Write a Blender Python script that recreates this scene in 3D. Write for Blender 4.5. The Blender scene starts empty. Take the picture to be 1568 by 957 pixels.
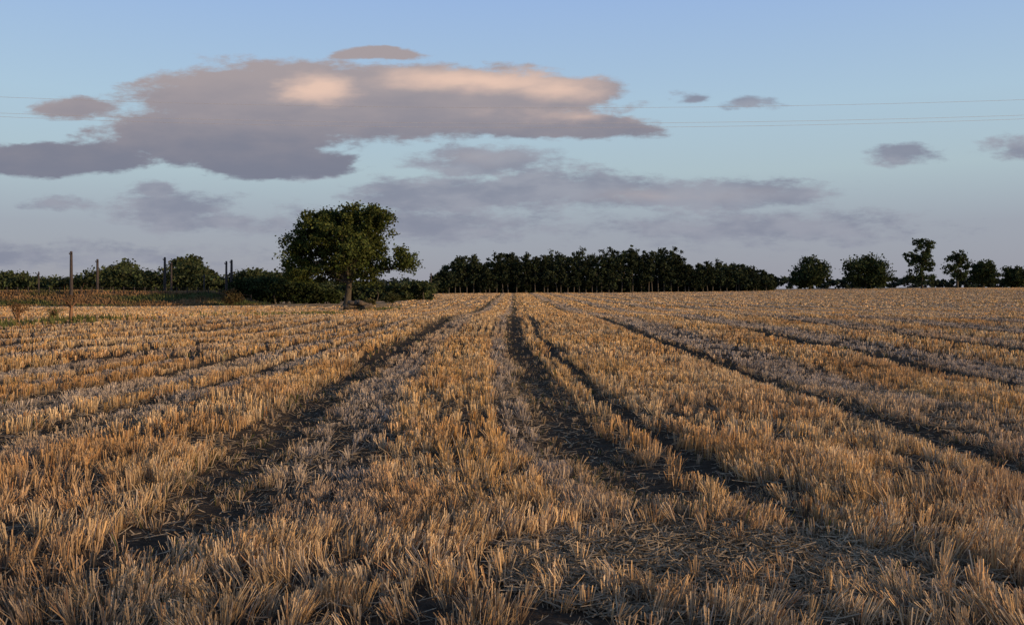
import bpy, math, numpy as np
from mathutils import Vector
rng=np.random.default_rng(7)
scene=bpy.context.scene
scene.view_settings.view_transform='Standard'
scene.view_settings.look='None'; scene.view_settings.exposure=0

SUN_AZ=math.radians(114); SUN_EL=math.radians(9.5)
# ------------------------------------------------------------------ helpers
def smooth(a,b,x):
    t=np.clip((x-a)/(b-a),0,1); return t*t*(3-2*t)
_tab=np.random.default_rng(3).random((256,256))
def vnoise(x,y):
    xi=np.floor(x).astype(int); yi=np.floor(y).astype(int)
    fx=x-xi; fy=y-yi; fx=fx*fx*(3-2*fx); fy=fy*fy*(3-2*fy)
    g=lambda i,j:_tab[i%256,j%256]
    return (g(xi,yi)*(1-fx)+g(xi+1,yi)*fx)*(1-fy)+(g(xi,yi+1)*(1-fx)+g(xi+1,yi+1)*fx)*fy
def fbm(x,y,o=4):
    s=0;a=.5;t=0
    for i in range(o):
        s=s+a*vnoise(x*2**i+17*i,y*2**i+31*i); t+=a; a*=.5
    return s/t
def cshift(y): return np.interp(y,[2,6.5,10,15,25,48,90,200],[.95,.62,.2,0,-.28,-.4,-.1,0])
def u2x(u,y):
    u=np.asarray(u,float); y=np.asarray(y,float)
    w=1-smooth(1.5,4.2,u)
    g=np.exp(-0.03*(np.clip(y,9,42)-13))
    x=np.where(u>=-3.4,u,-3.4+(u+3.4)*g)
    return x+cshift(y)*w*np.where(u<-3.4,np.exp((u+3.4)*.3),1)
TR=[(-15.2,.28,1.3),(-11.2,.3,1.3),(-9.,.14,.6),(-7.2,.26,1.0),(-5.2,.12,.5),(-2.9,.36,.8),(.43,.34,-.4),(1.26,.14,0),(4.55,.28,1.4),(8.8,.34,1.4),(13.2,.4,1.6),(17.6,.45,1.6)]
for k in range(1,24):
    TR.append((17.6+4.4*k,.55,1.6)); TR.append((-15.2-4.4*k,.55,1.6))
def tracks(u,y):
    dark=np.zeros_like(u); grey=np.zeros_like(u)
    wob=(fbm(y*.35+3,u*0.15,3)-.5)*.35+(fbm(y*2.3+3,u*1.9,2)-.5)*.16
    for c,h,g in TR:
        d=np.abs(u+wob-c)
        dark=np.maximum(dark,1-smooth(h*.45,h*1.5,d))
        if g:
            cc=c+math.copysign(h+abs(g)/2,g)
            grey=np.maximum(grey,1-smooth(abs(g)*.35,abs(g)*.75,np.abs(u+wob-cc)))
    f=smooth(4.0,9.0,y+3*(fbm(u*1.3+2,y*.5+8,2)-.5))
    patch=.55+.45*smooth(.3,.5,fbm(u*.4+9,y*.12,3))
    brk=.75+.25*smooth(.3,.5,fbm(u*1.2+19,y*.8,3))
    return dark*f*brk, np.clip(grey-dark,0,1)*patch*smooth(5,9,y)
def tz(x,y):
    x=np.asarray(x,float); y=np.asarray(y,float)
    z=.26*np.exp(-((y-46)/13)**2)-.12*np.exp(-((y-80)/16)**2)
    r=smooth(70,310,y)
    lvl=1.45+1.6*smooth(0,150,x)-1.3*(1-smooth(-60,-5,x))
    z=z+r*lvl
    z=z+(fbm(x*.12,y*.12,3)-.5)*.22*smooth(-30,10,y)
    return z
def mkmesh(name,V,F,cols=None,mats=(),midx=None,smooth_=False):
    """V (n,3); F (m,4)"""
    me=bpy.data.meshes.new(name)
    V=np.ascontiguousarray(V,dtype=np.float32); F=np.ascontiguousarray(F,dtype=np.int32)
    m=len(F); k=F.shape[1]
    me.vertices.add(len(V)); me.vertices.foreach_set('co',V.ravel())
    me.loops.add(m*k); me.loops.foreach_set('vertex_index',F.ravel())
    me.polygons.add(m)
    me.polygons.foreach_set('loop_start',np.arange(0,m*k,k,dtype=np.int32))
    try: me.polygons.foreach_set('loop_total',np.full(m,k,dtype=np.int32))
    except Exception: pass
    if cols is not None:
        a=me.color_attributes.new('Col','FLOAT_COLOR','POINT')
        c=np.ones((len(V),4),np.float32); c[:,:3]=cols
        a.data.foreach_set('color',c.ravel())
    for mt in mats: me.materials.append(mt)
    if midx is not None: me.polygons.foreach_set('material_index',np.asarray(midx,dtype=np.int32))
    if smooth_: me.polygons.foreach_set('use_smooth',np.ones(m,dtype=bool))
    me.update(calc_edges=True)
    ob=bpy.data.objects.new(name,me); scene.collection.objects.link(ob)
    return ob
# ------------------------------------------------------------------ materials
def newmat(name):
    m=bpy.data.materials.new(name); m.use_nodes=True; nt=m.node_tree; nt.nodes.clear()
    return m,nt,nt.nodes,nt.links
def plant_mat(name,transl=.25,rough=.65,ns=None,namt=.3):
    m,nt,N,L=newmat(name)
    out=N.new('ShaderNodeOutputMaterial'); at=N.new('ShaderNodeVertexColor'); at.layer_name='Col'
    col=at.outputs['Color']
    if ns:
        tc=N.new('ShaderNodeTexCoord'); no=N.new('ShaderNodeTexNoise'); no.inputs['Scale'].default_value=ns; no.inputs['Detail'].default_value=1
        L.new(tc.outputs['Object'],no.inputs['Vector'])
        mr=N.new('ShaderNodeMapRange'); mr.inputs[1].default_value=.3; mr.inputs[2].default_value=.7; mr.inputs[3].default_value=1-namt; mr.inputs[4].default_value=1+namt
        L.new(no.outputs['Fac'],mr.inputs[0])
        sc=N.new('ShaderNodeVectorMath'); sc.operation='SCALE'
        L.new(col,sc.inputs[0]); L.new(mr.outputs[0],sc.inputs['Scale']); col=sc.outputs[0]
    p=N.new('ShaderNodeBsdfDiffuse'); p.inputs['Roughness'].default_value=rough
    t=N.new('ShaderNodeBsdfTranslucent'); mx=N.new('ShaderNodeMixShader'); mx.inputs[0].default_value=transl
    L.new(col,p.inputs['Color']); L.new(col,t.inputs['Color'])
    L.new(p.outputs[0],mx.inputs[1]); L.new(t.outputs[0],mx.inputs[2]); L.new(mx.outputs[0],out.inputs[0])
    return m
straw_mat=plant_mat('straw',.2,0,1.3,.15)
leaf_mat=plant_mat('leaves',.22,0,.5,.3)
def bark_material(name,c1,c2):
    m,nt,N,L=newmat(name)
    out=N.new('ShaderNodeOutputMaterial'); p=N.new('ShaderNodeBsdfPrincipled'); p.inputs['Roughness'].default_value=.9
    tc=N.new('ShaderNodeTexCoord'); mp=N.new('ShaderNodeMapping'); mp.inputs['Scale'].default_value=(6,6,1.2)
    no=N.new('ShaderNodeTexNoise'); no.inputs['Scale'].default_value=2.5; no.inputs['Detail'].default_value=6
    cr=N.new('ShaderNodeValToRGB'); cr.color_ramp.elements[0].position=.35; cr.color_ramp.elements[1].position=.7
    cr.color_ramp.elements[0].color=(*c1,1); cr.color_ramp.elements[1].color=(*c2,1)
    b=N.new('ShaderNodeBump'); b.inputs['Strength'].default_value=.6; b.inputs['Distance'].default_value=.05
    L.new(tc.outputs['Object'],mp.inputs[0]); L.new(mp.outputs[0],no.inputs['Vector']); L.new(no.outputs['Fac'],cr.inputs[0])
    L.new(cr.outputs[0],p.inputs['Base Color']); L.new(no.outputs['Fac'],b.inputs['Height']); L.new(b.outputs[0],p.inputs['Normal'])
    L.new(p.outputs[0],out.inputs[0]); return m
bark=bark_material('bark',(.025,.02,.015),(.08,.065,.045))
pale_bark=bark_material('pale_bark',(.035,.03,.024),(.10,.085,.065))
log_wood=bark_material('old_log_wood',(.04,.03,.02),(.15,.11,.07))
pole_wood=bark_material('weathered_pole_wood',(.025,.02,.02),(.06,.045,.04))
rust_twig=bark_material('twig_bark',(.12,.06,.03),(.24,.13,.07))
def ground_material():
    m,nt,N,L=newmat('stubble_soil')
    out=N.new('ShaderNodeOutputMaterial'); p=N.new('ShaderNodeBsdfDiffuse')
    at=N.new('ShaderNodeVertexColor'); at.layer_name='Col'
    tc=N.new('ShaderNodeTexCoord')
    n1=N.new('ShaderNodeTexNoise'); n1.inputs['Scale'].default_value=9; n1.inputs['Detail'].default_value=6; n1.inputs['Roughness'].default_value=.75
    n2=N.new('ShaderNodeTexNoise'); n2.inputs['Scale'].default_value=.35; n2.inputs['Detail'].default_value=3
    L.new(tc.outputs['Object'],n1.inputs['Vector']); L.new(tc.outputs['Object'],n2.inputs['Vector'])
    r=N.new('ShaderNodeMapRange'); r.inputs[1].default_value=.3; r.inputs[2].default_value=.7; r.inputs[3].default_value=.5; r.inputs[4].default_value=1.5
    r2=N.new('ShaderNodeMapRange'); r2.inputs[1].default_value=.3; r2.inputs[2].default_value=.7; r2.inputs[3].default_value=.8; r2.inputs[4].default_value=1.2
    L.new(n1.outputs['Fac'],r.inputs[0]); L.new(n2.outputs['Fac'],r2.inputs[0])
    mu=N.new('ShaderNodeMath'); mu.operation='MULTIPLY'; L.new(r.outputs[0],mu.inputs[0]); L.new(r2.outputs[0],mu.inputs[1])
    sc=N.new('ShaderNodeVectorMath'); sc.operation='SCALE'; L.new(at.outputs['Color'],sc.inputs[0]); L.new(mu.outputs[0],sc.inputs['Scale'])
    b=N.new('ShaderNodeBump'); b.inputs['Strength'].default_value=.8; b.inputs['Distance'].default_value=.05
    L.new(n1.outputs['Fac'],b.inputs['Height']); L.new(b.outputs[0],p.inputs['Normal'])
    L.new(sc.outputs[0],p.inputs['Color']); L.new(p.outputs[0],out.inputs[0]); return m
# ------------------------------------------------------------------ ground
uc=np.concatenate([-np.geomspace(62,3500,50)[::-1],np.arange(-61,61.01,.2),np.geomspace(62,3500,50)])
yr=np.concatenate([-np.geomspace(10,800,25)[::-1],np.arange(-9,4,1.),np.geomspace(4,330,190),np.geomspace(340,4000,40)])
U,Y=np.meshgrid(uc,yr)
X=u2x(U,Y); dk,gr=tracks(U,Y)
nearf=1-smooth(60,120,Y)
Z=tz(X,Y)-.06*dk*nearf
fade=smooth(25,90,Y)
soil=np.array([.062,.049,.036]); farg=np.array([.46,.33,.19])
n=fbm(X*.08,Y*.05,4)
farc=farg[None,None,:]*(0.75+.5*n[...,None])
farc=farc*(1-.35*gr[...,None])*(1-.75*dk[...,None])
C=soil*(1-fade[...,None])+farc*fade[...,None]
nr,nc=U.shape
idx=np.arange(nr*nc).reshape(nr,nc)
F=np.stack([idx[:-1,:-1],idx[:-1,1:],idx[1:,1:],idx[1:,:-1]],-1).reshape(-1,4)
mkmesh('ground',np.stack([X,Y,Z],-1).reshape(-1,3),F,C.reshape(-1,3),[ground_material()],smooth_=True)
# ------------------------------------------------------------------ stubble
PATCH=(1.35,5.3,.8)
gold=np.array([.64,.40,.165]); pale=np.array([.66,.50,.31]); rust=np.array([.40,.20,.08]); grey=np.array([.40,.35,.31])
def stalks(y0,y1,tdens,per,w0,w1,rowsp,trad,seg,rj=.14):
    """tufts (drilled plants): tdens tufts per m2, `per` stalks in each"""
    hw=.74; area=hw*(y1**2-y0**2)+3*(y1-y0)
    T=int(area*tdens)
    y=np.sqrt(rng.random(T)*(y1**2-y0**2)+y0**2)
    x0=(rng.random(T)*2-1)*(hw*y+1.5)
    g=np.exp(-0.03*(np.clip(y,9,42)-13)); c=cshift(y)
    xs=x0-c*(1-smooth(1.5,4.2,x0))
    u=np.where(xs>=-3.4,xs,-3.4+(xs+3.4)/g)
    if rowsp:
        j=rj+.22*(1-smooth(4,9,y))+.2*smooth(.45,.65,fbm(u*.5+70,y*.2,2))
        u=np.round(u/rowsp)*rowsp+rng.normal(0,1,T)*j*rowsp
    x=u2x(u,y)
    cl=fbm(u*2.9+4,y*2.3,3)
    hn=fbm(x*1.4+50,y*1.1,3)
    dk,gr=tracks(u,y)
    pd=np.hypot((x-PATCH[0])*.7,y-PATCH[1]); pm=1-smooth(PATCH[2]*.6,PATCH[2]*1.2,pd)
    bare=smooth(.56,.64,fbm(x*1.3+7,y*1.9+3,3))*(1-smooth(10,18,y))
    keep=rng.random(T)<(.25+1.2*smooth(.35,.56,cl))*(1-.86*dk)*(1-.3*gr)*(1-.85*pm)*(1-.8*bare)
    keep&=~((y>95)&(x<-14-(y-95)*0.05))
    x,y,u,dk,gr,hn,cl=[a[keep] for a in (x,y,u,dk,gr,hn,cl)]
    T=len(x)
    near=1-smooth(4,10,y)
    th=.138+.15*(hn-.45)+.022*rng.standard_normal(T)
    tla=fbm(x*.9,y*.9+80,2)*14+rng.normal(0,.7,T); tlm=.05+(.2+.45*near)*rng.random(T)**1.5
    tw=.78+.44*rng.random(T)
    tr=rng.random(T)
    R=lambda a:np.repeat(a,per)
    N=T*per
    oa=rng.random(N)*6.283; orr=np.abs(rng.normal(0,1,N))
    x=R(x)+np.cos(oa)*orr*trad; y=R(y)+np.sin(oa)*orr*trad*1.5
    dk,gr,tla,tlm,near,tw,tr=[R(a) for a in (dk,gr,tla,tlm,near,tw,tr)]
    z=tz(x,y)-.06*dk*(1-smooth(60,120,y))
    h=R(th)*(.86+.2*rng.random(N)); h*=np.where(rng.random(N)<.15,.55,1)
    h=np.clip(h*(1-.6*dk)*(1-.35*gr),.03,.28)
    fan=.06+.08*near+.5*rng.random(N)**5+.4*gr*rng.random(N)+.9*dk*rng.random(N)
    lx=(np.cos(tla)*tlm+np.cos(oa)*fan*orr+rng.normal(0,.05,N))*h; ly=(np.sin(tla)*tlm+np.sin(oa)*fan*orr+rng.normal(0,.05,N))*h
    lm=np.minimum(np.hypot(lx,ly)/h,1.6); q=lm*h/np.maximum(np.hypot(lx,ly),1e-6); lx*=q; ly*=q
    w=(w0+(w1-w0)*rng.random(N)**1.5)*.5
    ya=rng.random(N)*math.pi
    wx=np.cos(ya)*w; wy=np.sin(ya)*w
    t=(.65*fbm(x*.5+5,y*.35,3)+.35*tr)[:,None]; r1=rng.random(N)[:,None]
    col=gold*(1-smooth(.35,.7,t))+pale*smooth(.35,.7,t)
    col=np.where(r1<.10,rust,col); col=np.where(r1>.80,pale,col); col=np.where((r1>.76)&(r1<.8),grey,col)
    rs=smooth(.5,.66,fbm(x*.8+40,y*.6+11,3))[:,None]; col=col*(1-.4*rs)+rust*.4*rs
    gm=np.clip(.85*gr+.6*dk+.22*near,0,1)[:,None]; col=col*(1-gm)+grey*gm  # near share puts foreground shade into colour; bands and tracks are greyer straw
    green=(rng.random(N)<.3*dk)[:,None]; col=np.where(green,np.array([.08,.1,.03]),col)
    col=col*(.65+.55*rng.random(N)[:,None])*tw[:,None]*(1-.4*dk[:,None])
    P=[];CC=[];k=seg+1
    for s in range(k):
        f=s/seg
        ff=f**1.3
        ww=1-.12*f
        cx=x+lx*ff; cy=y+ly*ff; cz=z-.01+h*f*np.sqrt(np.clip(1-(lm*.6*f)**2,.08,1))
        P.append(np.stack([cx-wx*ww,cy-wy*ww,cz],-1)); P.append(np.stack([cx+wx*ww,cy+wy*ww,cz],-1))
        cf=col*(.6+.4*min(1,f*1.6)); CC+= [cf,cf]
    V=np.stack(P,1).reshape(-1,3); CC=np.stack(CC,1).reshape(-1,3)
    b=(np.arange(N)*2*k)[:,None]
    F=np.concatenate([np.stack([b+2*s,b+2*s+1,b+2*s+3,b+2*s+2],-1).reshape(-1,4) for s in range(seg)])
    return V,F,CC
parts=[stalks(1.8,9,190,15,.0032,.0078,.17,.022,2),stalks(9,20,85,11,.006,.012,.21,.028,1),stalks(20,45,34,7,.013,.026,.27,.035,1),
       stalks(45,90,13,5,.035,.07,.4,.08,1),stalks(90,260,3,3,.12,.24,0,.3,1)]
def litter(N):
    y=np.sqrt(rng.random(N)*(16**2-1.8**2)+1.8**2); x=(rng.random(N)*2-1)*(.74*y+1.5)
    M=int(N*.2); pa=rng.random(M)*6.28; pr=np.sqrt(rng.random(M))*PATCH[2]*1.25
    x[:M]=PATCH[0]+np.cos(pa)*pr*1.5; y[:M]=PATCH[1]+np.sin(pa)*pr
    c=cshift(y); g=np.exp(-0.03*(np.clip(y,9,42)-13)); xs=x-c*(1-smooth(1.5,4.2,x)); u=np.where(xs>=-3.4,xs,-3.4+(xs+3.4)/g)
    dk,gr=tracks(u,y); k=rng.random(N)>.55*dk; x=x[k];y=y[k];dk=dk[k]; N=len(x)
    L=.04+.14*rng.random(N)**1.5; a=rng.random(N)*6.283; w=.0018+.002*rng.random(N)
    z=tz(x,y)+.004+.05*rng.random(N)**2-.06*dk
    dx=np.cos(a)*L/2; dy=np.sin(a)*L/2; nx=-np.sin(a)*w; ny=np.cos(a)*w; dz=rng.normal(0,.014,N)
    V=np.stack([np.stack([x-dx-nx,y-dy-ny,z-dz],-1),np.stack([x-dx+nx,y-dy+ny,z-dz+.003],-1),
                np.stack([x+dx+nx,y+dy+ny,z+dz+.003],-1),np.stack([x+dx-nx,y+dy-ny,z+dz],-1)],1).reshape(-1,3)
    col=np.array([.38,.30,.20])*(.4+.8*rng.random(N)[:,None])
    b=(np.arange(N)*4)[:,None]
    return V,b+np.arange(4)[None],np.repeat(col,4,0)
parts.append(litter(90000))
def merge(parts):
    o=0;Vs=[];Fs=[];Cs=[]
    for V,F,C in parts:
        Vs.append(V);Fs.append(F+o);Cs.append(C);o+=len(V)
    return np.concatenate(Vs),np.concatenate(Fs),np.concatenate(Cs)
print('stubble quads',[len(p[1]) for p in parts])
V,F,C=merge(parts)
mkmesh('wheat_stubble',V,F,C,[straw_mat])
# ------------------------------------------------------------------ trees
class TB:
    def __init__(s): s.V=[];s.F=[];s.C=[];s.M=[];s.o=0
    def add(s,V,F,C,m):
        s.V.append(V);s.F.append(F+s.o);s.C.append(C);s.M.append(np.full(len(F),m));s.o+=len(V)
    def limb(s,pts,rad,sides=6):
        pts=np.array(pts,float); n=len(pts); k=sides
        V=[]
        for i in range(n):
            d=pts[min(i+1,n-1)]-pts[max(i-1,0)]; d/=np.linalg.norm(d)+1e-9
            a=np.cross(d,[0.3,1,0.1]); a/=np.linalg.norm(a)+1e-9; b=np.cross(d,a)
            for j in range(k):
                t=2*math.pi*j/k; V.append(pts[i]+rad[i]*(a*math.cos(t)+b*math.sin(t)))
        F=[]
        for i in range(n-1):
            for j in range(k):
                F.append([i*k+j,i*k+(j+1)%k,(i+1)*k+(j+1)%k,(i+1)*k+j])
        s.add(np.array(V),np.array(F),np.full((len(V),3),.1),0)
    def leaves(s,P,size,base,var=.35):
        N=len(P)
        a=rng.normal(size=(N,3)); a/=np.linalg.norm(a,axis=1)[:,None]
        b=rng.normal(size=(N,3)); b-= (b*a).sum(1)[:,None]*a; b/=np.linalg.norm(b,axis=1)[:,None]
        sz=(size*(.5+rng.random(N)))[:,None]*.5
        a*=sz; b*=sz*.75
        V=np.stack([P-a,P-b*.9,P+a,P+b*.9],1).reshape(-1,3)
        col=np.array(base)*(1-var+2*var*rng.random(N)[:,None])*(np.array([1,1,1])+rng.normal(0,.06,(N,3)))
        s.add(V,(np.arange(N)*4)[:,None]+np.arange(4)[None],np.repeat(np.clip(col,.003,1),4,0),1)
    def build(s,name,bm=None):
        return mkmesh(name,np.concatenate(s.V),np.concatenate(s.F),np.concatenate(s.C),[bm or bark,leaf_mat],np.concatenate(s.M))
def ell_pts(ells,n,shell=.55):
    vol=np.array([e[3]*e[4]*e[5] for e in ells]); k=rng.choice(len(ells),n,p=vol/vol.sum()); E=np.array(ells)[k]
    d=rng.normal(size=(n,3)); d/=np.linalg.norm(d,axis=1)[:,None]
    r=shell+(1-shell)*rng.random(n)
    r=np.where(rng.random(n)<.25,rng.random(n)*.6,r)
    return E[:,:3]+d*E[:,3:]*r[:,None]
def tree(tb,bx,by,ells,trunk_h,trunk_r,nclump,cr,lpc,lsize,base,limbs=10,lean=0):
    z0=float(tz(bx,by))
    B=np.array([bx,by,z0])
    top=np.array([lean,0,trunk_h])
    tp=[B+[0,0,-.2],B+[0.02,0,.3],B+top*.5+[rng.normal(0,.1),0,0],B+top]
    tb.limb(tp,[trunk_r*1.5,trunk_r*1.05,trunk_r*.85,trunk_r*.75],8)
    cc=ell_pts(ells,nclump,.6)
    cc[:,2]=np.maximum(cc[:,2],.25)
    order=rng.permutation(nclump)
    for i in order[:limbs]:
        c=cc[i]; m=top+(c-top)*.5+rng.normal(0,.06*np.linalg.norm(c-top),3)+[0,0,.08*np.linalg.norm(c-top)]
        st=top*(.72+.28*rng.random())
        tb.limb([B+st,B+(st+m)/2+rng.normal(0,.1,3),B+m,B+m*.4+c*.6],[trunk_r*.5,trunk_r*.36,trunk_r*.22,trunk_r*.07],5)
        for q in range(2):
            c2=cc[rng.integers(nclump)]
            if np.linalg.norm(c2-m)<.45*np.linalg.norm(c-top)+1: tb.limb([B+m,B+(m+c2)/2+rng.normal(0,.1,3),B+c2],[trunk_r*.18,trunk_r*.1,trunk_r*.03],4)
    rr=cr*(.6+.8*rng.random(nclump))
    L=np.repeat(cc,lpc,0)+rng.normal(size=(nclump*lpc,3))*np.repeat(rr,lpc)[:,None]*[.5,.5,.38]
    shade=np.repeat(.7+.6*rng.random(nclump),lpc)[:,None]
    tb.leaves(B+L,lsize,np.array(base)*shade)
OAK=(.058,.071,.022)
S=13.58
def opx(x,y,rx,ry,d=0,ry_=None):
    return ((x-531)/S,d,(467-y)/S,rx/S,(ry_ or rx)/S*.95,ry/S)
tb=TB()
tree(tb,-18.6,100,[opx(537,354,62,36),opx(490,362,46,38,0,60),opx(555,395,47,36,1),opx(460,388,32,33,0,45),opx(451,400,22,24,1,40),opx(580,340,27,26,0,45),
    opx(575,415,24,18,0,40),opx(500,413,48,21,1),opx(470,414,34,16,-2,30),opx(540,380,40,40,-3),opx(540,375,45,40,3.5),opx(497,338,34,16,0,40),opx(535,327,40,12,0,40),opx(568,327,34,12,0,34)],
    2.9,.42,620,.72,85,.27,OAK,26,.3)
B=np.array([-18.6,100,float(tz(-18.6,100))])
sub=[opx(623,402,21,17,0,30),opx(614,386,11,9,0,18),opx(632,411,13,12,0,18)]
cc=ell_pts(sub,44,.5)
tb.limb([B+[.3,0,3.2],B+[3,0,3.9],B+[5.3,0,4.2],B+[6.8,0,4.8]],[.24,.17,.12,.05])
for c in cc[:8]: tb.limb([B+[5,0,4.15],B+(c+np.array([5,0,4.15]))/2,B+c],[.09,.05,.02],4)
tb.leaves(B+np.repeat(cc,55,0)+rng.normal(size=(44*55,3))*.28,.25,OAK)
tb.build('oak_tree')
def round_tree(name,bx,by,h,w,trunk=.18,base=(.035,.05,.02),ls=.45,ncl=90,lpc=45,bottom=.12,lean=0,cr=None):
    tb=TB(); ells=[]
    cz=(h*(1+bottom))/2; rz=h*(1-bottom)/2
    ells.append((lean,0,cz,w*.42,w*.42,rz*.9))
    for i in range(6):
        a=rng.random()*6.28; q=rng.random()
        ells.append((lean+math.cos(a)*w*.27,math.sin(a)*w*.27,cz+(q-.5)*rz*1.1,w*.24,w*.24,rz*.42))
    tree(tb,bx,by,ells,h*(trunk+.1),h*.03,ncl,cr or w*.10,lpc,ls,base,8,lean)
    return tb.build(name)
def W(px,Zd): return (px-784)/1358*Zd
DG=(.038,.050,.023)
def gz(x,y): return float(tz(x,y))
def tree_h(px,top,Zd):
    x=W(px,Zd); return 1.6+(447-top)/1358*Zd-gz(x,Zd)
for px,top,wpx,Zd,tr,bo in [(1240,391,60,262,.12,.03),(1326,389,76,262,.1,.0),(1505,397,42,275,.15,.05),(1556,409,40,280,.1,.0)]:
    round_tree('field_tree',W(px,Zd),Zd,tree_h(px,top,Zd),wpx/1358*Zd*1.08,tr,DG,.6,200,45,bo)
def tiered(px,Zd,tiers,hpx,n=95):
    x=W(px,Zd); z0=gz(x,Zd); tb=TB(); s=1358/Zd
    ells=[((cx-px)/s,0,1.6+(447-cy)/s-z0,rx/s,rx/s*.8,ry/s) for cx,cy,rx,ry in tiers]
    tree(tb,x,Zd,ells,hpx/s*.45,.35,n,.8,42,.55,(.042,.056,.025),14)
    return tb.build('field_tree')
tiered(1411,262,[(1413,375,19,11),(1402,393,19,11),(1424,408,14,9),(1400,418,15,10),(1410,400,20,16),(1414,428,18,8)],72,130)
tiered(1465,268,[(1463,393,17,9),(1474,404,13,9),(1455,411,13,9),(1466,422,18,9)],50,80)
# central wood
tb=TB(); 
prof=[(668,422),(682,410),(696,390),(716,389),(728,392),(740,402),(748,397),(758,387),(775,384),(795,384),(808,390),(820,392),(832,390),(850,385),(862,392),(872,389),(884,379),(900,384),(912,389),(922,386),(935,378),(950,384),(966,378),(980,387),(990,387),(1000,382),(1018,381),(1032,379),(1045,386),(1056,402),(1070,404),(1085,400),(1100,399),(1110,404),(1118,398),(1130,406),(1148,411),(1165,415),(1178,424)]
pxs=[p[0] for p in prof]; pys=[p[1] for p in prof]
for rowi,Zd in enumerate((246,254,262)):
    for px in np.arange(668+rowi*3,1180,9.5):
        pxx=px+rng.normal(0,2.5); top=np.interp(pxx,pxs,pys)+rng.random()**1.5*14-4+(3 if rowi==0 else 0)
        x=W(pxx,Zd); h=1.6+(447-top)/1358*Zd-gz(x,Zd); w=2.3+rng.random()*1.8
        if h<5: w=4
        lo=.42 if rng.random()<.5 else .3
        ells=[(0,0,h*.64,w*.46,w*.46,h*.32),(rng.normal(0,.3),0,h*.88,w*.24,w*.24,h*.13),(rng.normal(0,.6),0,h*lo,w*.5,w*.5,h*.22)]
        tree(tb,x,Zd,ells,h*.5,.15,40,.6,30,.5,np.array((.030,.038,.021))*(.7+.7*rng.random()),3)
n=22000; px=rng.random(n)*526+658; Zd=247+rng.random(n)*22; x=(px-784)/1358*Zd
hh=rng.random(n)*(2.4+3.6*fbm(x*.12,Zd*.05))
tb.leaves(np.stack([x,Zd,tz(x,Zd)+hh],-1),.8,(.025,.033,.018))
tb.build('distant_woodland',pale_bark)
def mass(name,prof,Zd,depth,n,ls,base,bm=None,lump=.25,per=36):
    tb=TB(); pxs=[p[0] for p in prof]; pys=[p[1] for p in prof]
    x0=W(pxs[0],Zd); x1=W(pxs[-1],Zd)
    k=n//per
    cx=x0+rng.random(k)*(x1-x0); cy=Zd+(rng.random(k)-.5)*depth
    top=1.6+(447-np.interp(784+cx/Zd*1358,pxs,pys))/1358*Zd
    g=tz(cx,cy); hh=np.maximum(top-g,.6)
    tt=rng.random(k)**.7
    mod=1-lump*fbm(cx*.35+5,cy*.2+9,3)*(1-.2*tt)
    cz=g+hh*mod*tt
    r=np.clip(hh*.13,.25,1.0)
    L=np.repeat(np.stack([cx,cy,cz],-1),per,0)+rng.normal(size=(k*per,3))*np.repeat(r,per)[:,None]*[.9,.9,.6]
    sh=np.repeat(.7+.6*rng.random(k),per)[:,None]
    tb.leaves(L,ls,np.array(base)*sh)
    for i in range(0,k,25):
        b=np.array([cx[i],cy[i],g[i]]); c=np.array([cx[i],cy[i],cz[i]+.1])
        tb.limb([b,(b+c)/2+rng.normal(0,.2,3),c],[.12,.08,.03],4)
    return tb.build(name,bm)
mass('hedgerow',[(-120,405),(-40,412),(0,417),(20,418),(40,422),(70,424),(100,425),(140,420),(160,409),(190,404),(220,413),(240,420),(262,410),(285,396),(306,404),(318,412),(335,424),(358,424),(372,416),(400,414),(440,418),(470,425),(520,432),(560,435),(600,436),(640,432),(662,435)],138,9,60000,.42,(.048,.060,.028),lump=.2)
mass('distant_treeline',[(-300,426),(0,428),(300,430),(500,433),(600,430),(612,425),(632,430),(665,434),(760,440),(1100,426),(1180,427),(1200,422),(1212,428),(1290,427),(1370,427),(1385,422),(1440,430),(1480,426),(1568,428),(1700,420),(1900,416)],330,14,90000,.9,(.034,.044,.030),lump=.2)
for px,top,wpx,Zd in [(188,400,80,146),(288,388,52,146),(318,408,30,148),(396,411,56,144),(228,412,42,144),(20,413,60,143),(-50,406,70,144)]:
    round_tree('hedgerow_tree',W(px,Zd),Zd,1.6+(447-top)/1358*Zd-gz(W(px,Zd),Zd),wpx/1358*Zd*1.08,.1,(.041,.053,.024),.4,160,45,.0)
mass('dark_hedge',[(342,450),(354,438),(367,428),(400,424),(430,424),(460,428),(490,436),(520,445)],112,4,22000,.3,(.036,.048,.020),lump=.25)
# unseen hedge added behind the viewpoint to shade the foreground
def shade_hedge():
    tb=TB(); k=700; cx=2+rng.random(k)*50; cy=-7+(rng.random(k)-.5)*1.8
    H=3.7+3.4*(fbm(cx*.22+2,cx*0+5,3)-.35); tt=rng.random(k)**.8
    cz=tz(cx,cy)+H*tt
    L=np.repeat(np.stack([cx,cy,cz],-1),34,0)+rng.normal(size=(k*34,3))*[.4,.3,.3]
    L[:,2]=np.maximum(L[:,2],.02)
    tb.leaves(L,.18,(.05,.065,.025))
    for i in range(0,k,8):
        tb.limb([(cx[i],cy[i],-.2),(cx[i]+.1,cy[i],cz[i]*.5),(cx[i],cy[i],cz[i])],[.05,.035,.012],5)
    tb.build('hedgerow')
shade_hedge()
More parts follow.
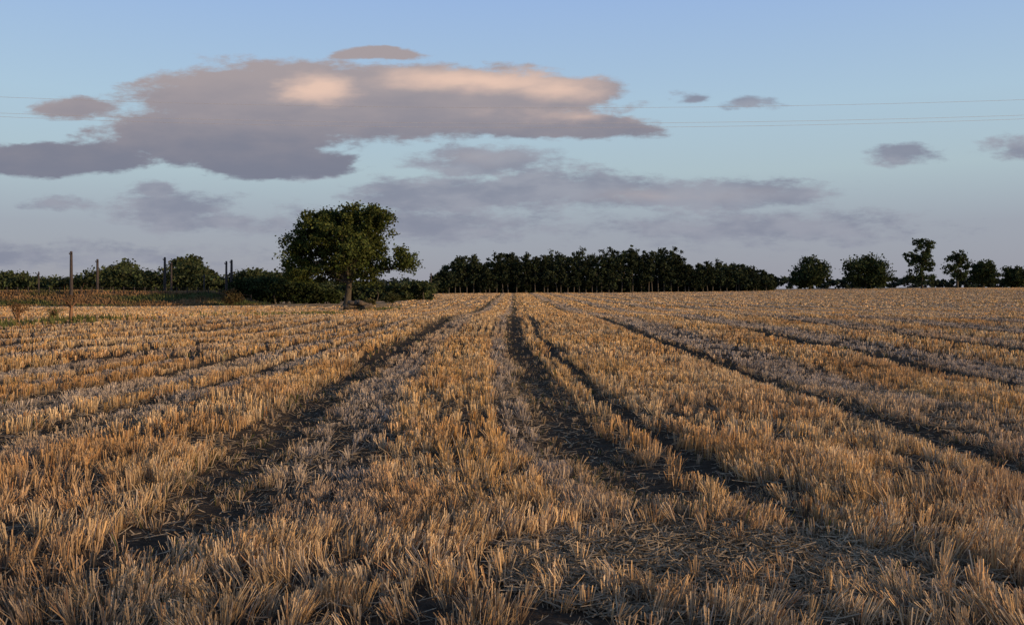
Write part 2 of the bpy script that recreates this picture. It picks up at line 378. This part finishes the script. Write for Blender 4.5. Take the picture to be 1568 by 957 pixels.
# ------------------------------------------------------------------ railway embankment
xs=np.linspace(-110,-28,240); vs=np.linspace(-4.5,6,26)
XX,VV=np.meshgrid(xs,vs)
hgt=1.55*smooth(-4.2,-.8,VV)*(1-smooth(2.5,6,VV))*(1-smooth(-37,-28.5,XX))
YY=106+VV+.0*XX
ZZ=tz(XX,YY)-.05+hgt+(fbm(XX*.8,VV*1.1,3)-.5)*.3*np.clip(hgt,0,1)
cg=np.array([.070,.080,.034]); cb=np.array([.19,.12,.06])
def bankmix(x,v): return np.clip(smooth(.38,.7,fbm(x*.25,v*.9+4,3)+.30*np.exp(-((v+.9)/.6)**2)-.02),0,1)[...,None]
m=bankmix(XX,VV)
CC=cg*(1-m)+cb*m
nr,nc=XX.shape; idx=np.arange(nr*nc).reshape(nr,nc)
F=np.stack([idx[:-1,:-1],idx[:-1,1:],idx[1:,1:],idx[1:,:-1]],-1).reshape(-1,4)
emb=mkmesh('grass_embankment',np.stack([XX,YY,ZZ],-1).reshape(-1,3),F,CC.reshape(-1,3),[bpy.data.materials['stubble_soil']],smooth_=True)
def tufts(name,x,y,z,h,w,col,var=.3,mat=None):
    N=len(x); a=rng.random(N)*math.pi; wx=np.cos(a)*w/2; wy=np.sin(a)*w/2; lx=rng.normal(0,.25,N)*h; ly=rng.normal(0,.25,N)*h
    V=np.stack([np.stack([x-wx,y-wy,z],-1),np.stack([x+wx,y+wy,z],-1),np.stack([x+lx+wx*.3,y+ly+wy*.3,z+h],-1),np.stack([x+lx-wx*.3,y+ly-wy*.3,z+h],-1)],1).reshape(-1,3)
    c=np.asarray(col)*(1-var+2*var*rng.random(N)[:,None])
    return mkmesh(name,V,(np.arange(N)*4)[:,None]+np.arange(4)[None],np.repeat(c,4,0),[mat or leaf_mat])
N=26000; bx=-105+rng.random(N)*76; bv=-4.6+rng.random(N)*6
bh=1.55*smooth(-4.2,-.8,bv)*(1-smooth(-37,-28.5,bx))
bm_=bankmix(bx,bv)
tufts('bank_grass',bx,106+bv,tz(bx,106+bv)-.1+bh,.12+.28*rng.random(N),.12+.1*rng.random(N),np.array([.085,.10,.04])*(1-bm_)+np.array([.24,.15,.08])*bm_)
line=np.array([(-25,33),(-21,36),(-18,46),(-13.7,55),(-12.3,75),(-11.5,98)])
N=6000; t=rng.random(N)*5; 
seg=np.floor(t).astype(int); f=t-seg; clump=smooth(.45,.62,fbm(t*6,t*0+1,3))
lp=line[seg]+(line[seg+1]-line[seg])*f[:,None]
x=lp[:,0]+rng.normal(0,.8,N); y=lp[:,1]+rng.normal(0,1.1,N); k=rng.random(N)<clump; x=x[k];y=y[k]
tufts('field_margin_weeds',x,y,tz(x,y),.10+.22*rng.random(len(x)),np.full(len(x),.08),np.array([.10,.11,.04]))
# ------------------------------------------------------------------ shrubs by the margin (bare, rusty)
def shrub(name,bx,by,h,n,leafy,bm=rust_twig,lc=(.14,.08,.035),spread=.5):
    tb=TB(); z0=gz(bx,by); B=np.array([bx,by,z0]); pts=[]
    if n<4: tb.limb([B-[0,0,.1],B+[.02,0,h*.3],B+[.05,0,h*.55]],[.10,.08,.055],6); st=B+[.05,0,h*.5]
    else: st=B
    for i in range(n*3):
        a=rng.random()*6.28; q=spread*h*(.3+rng.random()*.7)
        e=B+np.array([math.cos(a)*q,math.sin(a)*q,h*(.6+.4*rng.random())])
        mid=(st+e)/2+rng.normal(0,.06*h,3)
        tb.limb([st,mid,e],[.03,.02,.009],4)
        for j in range(3):
            s2=mid+(e-mid)*rng.random(); e2=s2+rng.normal(0,.16*h,3)+[0,0,.12*h]
            tb.limb([s2,(s2+e2)/2,e2],[.012,.009,.006],4)
            pts.append(e2); pts.append((s2+e2)/2)
    P=np.repeat(np.array(pts),leafy,0)+rng.normal(0,.06,(len(pts)*leafy,3))
    tb.leaves(P,.07,lc)
    return tb.build(name,bm)
shrub('bare_sapling',-19.9,40,1.3,3,2)
shrub('roadside_shrub',-22.6,40.5,.9,5,4)
shrub('roadside_shrub',-21.2,41,.6,4,4,lc=(.09,.09,.035))
def bush(name,bx,by,h,w,base,ls=.16,n=60):
    tb=TB(); tree(tb,bx,by,[(0,0,h*.5,w*.45,w*.4,h*.42)],h*.3,.04,n,w*.12,40,ls,base,5); return tb.build(name)
bush('bramble_bush',W(354,100),100,2.0,2.6,(.07,.055,.028))
bush('bramble_bush',W(566,97),97,.8,1.5,(.11,.10,.045))
bush('bramble_bush',W(600,118),118,1.2,3.0,(.06,.065,.028))
# log pile / stump beside the oak
tb=TB(); bx,by=W(549,83),83.; z0=gz(bx,by)
tb.limb([(bx,by,z0-.1),(bx,by,z0+.5),(bx+.05,by,z0+.92),(bx+.05,by,z0+.94)],[.46,.38,.34,.05],9)
for i,(dx,dz,a,l) in enumerate([(-.7,.3,.2,1.2),(.7,.3,-.3,1.3),(.55,.6,.5,1.0),(-.45,.65,-.1,.9),(.95,.35,1.0,1.0)]):
    c=np.array([bx+dx,by-.5,z0+dz]); d=np.array([math.cos(a)*l/2,math.sin(a)*l/2,.15*l*math.sin(i*2.)])
    tb.limb([c-d*1.01,c-d,c,c+d,c+d*1.01],[.04,.23,.2,.17,.04],8)
tb.leaves(np.array([bx,by-.3,z0+.25])+rng.normal(size=(260,3))*[.9,.3,.15],.15,(.10,.085,.04))
tb.build('tree_stump_and_logs',log_wood)
# ------------------------------------------------------------------ poles
def pole(name,px,top,Zd,r=.15):
    x=W(px,Zd); z0=gz(x,Zd); H=1.6+(447-top)/1358*Zd-z0
    tb=TB(); tb.limb([(x,Zd,z0-.3),(x,Zd,z0+H*.5),(x+.03,Zd,z0+H-.05),(x+.03,Zd,z0+H)],[r*1.15,r,r*.8,r*.4],10)
    tb.limb([(x-.16,Zd-.13,z0+H-.35),(x,Zd-.13,z0+H-.35),(x+.2,Zd-.13,z0+H-.35)],[.04,.045,.04],4)
    for s in (-.14,.17): tb.limb([(x+s,Zd-.13,z0+H-.32),(x+s,Zd-.13,z0+H-.24),(x+s,Zd-.13,z0+H-.17)],[.03,.045,.02],6)
    return tb.build(name,pole_wood)
for px,top,Zd,r in [(110,385,104,.18),(150,397,108,.16),(253,394,110,.16),(263,402,118,.12),(347,400,108,.14),(355,398,111,.17),(660,418,150,.12),(313,420,108,.09),(60,416,108,.09)]:
    pole('utility_pole',px,top,Zd,r)
tb=TB()
for i in range(26):
    x=-62+i*1.25; z=gz(x,104.6)+1.2*float(1-smooth(-37,-28.5,np.array(x)))
    tb.limb([(x,104.6,z-.3),(x,104.6,z+.4),(x,104.6,z+1.0)],[.06,.055,.05],6)
for q in (.4,.85):
    tb.limb([(-62+i*1.25,104.55,gz(-62+i*1.25,104.6)+1.2*float(1-smooth(-37,-28.5,np.array(-62+i*1.25)))+q) for i in range(26)],[.012]*26,4)
tb.build('post_fence',pole_wood)
m,nt,Nn,L=newmat('aluminium_cable'); o=Nn.new('ShaderNodeOutputMaterial'); p=Nn.new('ShaderNodeBsdfPrincipled')
no=Nn.new('ShaderNodeTexNoise'); no.inputs['Scale'].default_value=3; cr=Nn.new('ShaderNodeValToRGB'); cr.color_ramp.elements[0].color=(.5,.5,.53,1); cr.color_ramp.elements[1].color=(.65,.65,.67,1)
L.new(no.outputs[0],cr.inputs[0]); L.new(cr.outputs[0],p.inputs['Base Color']); p.inputs['Roughness'].default_value=.4; L.new(p.outputs[0],o.inputs[0]); cable=m
Yp=42.; XA,XB=-44.,46.
tb=TB()
def wire(yo,za,zb,sag,r=.007):
    pts=[]
    for i in range(61):
        t=i/60; pts.append((XA+(XB-XA)*t,Yp+yo,za+(zb-za)*t-4*sag*t*(1-t)))
    tb.limb(pts,[r]*61,5)
wire(0,11.85,11.75,1.55); wire(0,11.05,11.0,1.5); wire(.5,11.02,10.97,1.58); 
tb.build('power_lines',cable)
for xx in (XA,XB):
    tb=TB(); z0=gz(xx,Yp)
    tb.limb([(xx,Yp+.2,z0-.5),(xx,Yp+.2,6),(xx,Yp+.2,12.1)],[.18,.15,.12],10)
    tb.limb([(xx,Yp-.5,11.0),(xx,Yp+.2,11.0),(xx,Yp+.9,11.0)],[.06,.06,.06],4)
    for yo,zz in ((0,11.8),(0,11.03),(.5,11.0)): tb.limb([(xx,Yp+yo,zz-.02),(xx,Yp+yo,zz-.08),(xx,Yp+yo,zz-.16)],[.04,.06,.03],6)
    tb.build('utility_pole',pole_wood)
# ------------------------------------------------------------------ world
w=bpy.data.worlds.new('World'); scene.world=w; w.use_nodes=True; nt=w.node_tree; N=nt.nodes; L=nt.links; N.clear()
out=N.new('ShaderNodeOutputWorld'); bg=N.new('ShaderNodeBackground'); L.new(bg.outputs[0],out.inputs[0])
STR=.12; bg.inputs[1].default_value=STR
sky=N.new('ShaderNodeTexSky'); sky.sky_type='NISHITA'; sky.sun_disc=False; sky.sun_elevation=SUN_EL; sky.sun_rotation=SUN_AZ
sky.air_density=1.0; sky.dust_density=.6; sky.ozone_density=3.0
tc=N.new('ShaderNodeTexCoord'); sp=N.new('ShaderNodeSeparateXYZ'); L.new(tc.outputs['Generated'],sp.inputs[0])
def M(op,a,b=None,c=None,clamp=False):
    n=N.new('ShaderNodeMath'); n.operation=op; n.use_clamp=clamp
    for i,v in enumerate((a,b,c)):
        if v is None: continue
        if isinstance(v,(int,float)): n.inputs[i].default_value=v
        else: L.new(v,n.inputs[i])
    return n.outputs[0]
def VM(op,a,b=None,c=None):
    n=N.new('ShaderNodeVectorMath'); n.operation=op
    for i,v in enumerate((a,b,c)):
        if v is None: continue
        if isinstance(v,tuple): n.inputs[i].default_value=v
        else: L.new(v,n.inputs[i])
    return n
def MR(v,a,b,c=0.,d=1.,smoothst=True):
    n=N.new('ShaderNodeMapRange'); n.interpolation_type='SMOOTHSTEP' if smoothst else 'LINEAR'
    L.new(v,n.inputs[0]); 
    for i,q in enumerate((a,b,c,d)): n.inputs[i+1].default_value=q
    return n.outputs[0]
def MIX(f,a,b):
    n=N.new('ShaderNodeMix'); n.data_type='RGBA'
    if isinstance(f,(int,float)): n.inputs[0].default_value=f
    else: L.new(f,n.inputs[0])
    for i,v in ((6,a),(7,b)):
        if isinstance(v,tuple): n.inputs[i].default_value=(*v,1)
        else: L.new(v,n.inputs[i])
    return n.outputs[2]
yy=M('MAXIMUM',sp.outputs[1],.08)
cx=M('DIVIDE',sp.outputs[0],yy); cz=M('DIVIDE',sp.outputs[2],yy)
cb=N.new('ShaderNodeCombineXYZ'); L.new(cx,cb.inputs[0]); L.new(cz,cb.inputs[1]); P0=cb.outputs[0]
def noise(vec,scale,detail,rough=.55):
    n=N.new('ShaderNodeTexNoise'); n.inputs['Scale'].default_value=scale; n.inputs['Detail'].default_value=detail; n.inputs['Roughness'].default_value=rough
    L.new(vec,n.inputs['Vector']); return n
st=VM('MULTIPLY',P0,(1.,2.8,1.)).outputs[0]
nw=noise(st,8,4,.6)
wv=VM('MULTIPLY_ADD',VM('SUBTRACT',nw.outputs['Color'],(.5,.5,.5)).outputs[0],(.12,.022,0.),P0).outputs[0]
def blobs(lst,vec,sm=.15):
    acc=None
    for x,y,rx,ry,*wt in lst:
        a,b=(x-784)/1358,(447-y)/1358; ia,ib=1358/rx,1358/ry
        v=VM('MULTIPLY_ADD',vec,(ia,ib,0.),(-a*ia,-b*ib,0.))
        ln=VM('LENGTH',v.outputs[0]).outputs['Value']
        s=wt[0] if wt else 1.
        r=M('MULTIPLY_ADD',ln,-1.*s,s)
        if acc is None: acc=r
        else:
            n=N.new('ShaderNodeMath'); n.operation='SMOOTH_MAX'; L.new(acc,n.inputs[0]); L.new(r,n.inputs[1]); n.inputs[2].default_value=sm; acc=n.outputs[0]
    return acc
main=[(440,160,270,74),(640,158,330,64),(350,208,240,60),(90,242,190,32),(420,248,160,28),(850,195,190,26),(820,142,150,26),(575,86,90,12,.8),(120,168,80,18,.5)]
second=[(850,288,200,36),(690,300,170,38),(1090,298,220,26),(740,248,130,26),(620,345,280,34,.75),
 (1385,239,68,18),(265,322,130,34,.9),(345,342,100,18,.8),(235,290,40,12,.8),(460,258,70,20,.9),(1150,158,50,11,.8),(1050,152,34,10,.8),(1560,230,70,22,.7),
 (1160,350,280,32,.65),(100,312,60,12,.7),(60,392,360,22,.5)]
nf=noise(st,22,6,.66)
fz=M('MULTIPLY_ADD',nf.outputs['Fac'],1.,-.5)
d1=blobs(main,wv); d2=blobs(second,wv)
m1=MR(M('MULTIPLY_ADD',fz,.8,d1),.0,.26); m2=MR(M('MULTIPLY_ADD',fz,1.7,d2),-.12,.5,0,.92)
lit=blobs([(485,135,70,28,1.1),(720,125,150,24,1.1),(860,138,100,20,.8),(900,178,110,14,.4),(1020,298,150,12,.4),(740,240,90,12,.3)],wv)
nb=noise(st,12,5,.55)
lt=MR(M('ADD',lit,M('MULTIPLY_ADD',nb.outputs['Fac'],1.1,-.55)),-.2,1.0)
tp=MR(M('MULTIPLY_ADD',nb.outputs['Fac'],.09,cz),.17,.30)
greyc=MIX(tp,(.200,.215,.280),(.38,.335,.35))
ccol=MIX(lt,greyc,(.78,.56,.46))
ccol2=MIX(M('MULTIPLY',lt,.8),MIX(MR(nb.outputs['Fac'],.35,.65),(.32,.335,.40),(.235,.255,.33)),(.52,.44,.43))
inv=lambda c:VM('MULTIPLY',c,(1/STR,)*3).outputs[0]
el=sp.outputs[2]
cr=N.new('ShaderNodeValToRGB'); L.new(el,cr.inputs[0]); e=cr.color_ramp.elements
e[0].position=0; e[0].color=(.33,.33,.40,1); e[1].position=1; e[1].color=(.12,.20,.40,1)
for p_,c_ in ((.07,(.36,.385,.455,1)),(.13,(.45,.56,.61,1)),(.2,(.44,.60,.73,1)),(.33,(.33,.49,.81,1)),(.55,(.16,.26,.50,1))):
    q=e.new(p_); q.color=c_
base=MIX(.88,sky.outputs[0],inv(cr.outputs[0]))
c2=MIX(m2,base,inv(ccol2)); c1=MIX(m1,c2,inv(ccol))
L.new(c1,bg.inputs[0])
# ------------------------------------------------------------------ sun
sd=bpy.data.lights.new('sun','SUN'); sd.energy=5.0; sd.angle=math.radians(.6); sd.color=(1,.68,.37)
so=bpy.data.objects.new('sun',sd); scene.collection.objects.link(so)
dv=Vector((math.sin(SUN_AZ)*math.cos(SUN_EL),math.cos(SUN_AZ)*math.cos(SUN_EL),math.sin(SUN_EL)))
so.rotation_euler=(-dv).to_track_quat('-Z','Y').to_euler(); so.location=dv*50
# ------------------------------------------------------------------ camera
cd=bpy.data.cameras.new('camera'); cd.lens=31.2; cd.sensor_width=36; cd.clip_end=9000; cd.clip_start=.05
co=bpy.data.objects.new('camera',cd); scene.collection.objects.link(co)
co.location=(0,0,1.6); co.rotation_euler=(math.radians(90-1.33),0,0)
scene.camera=co
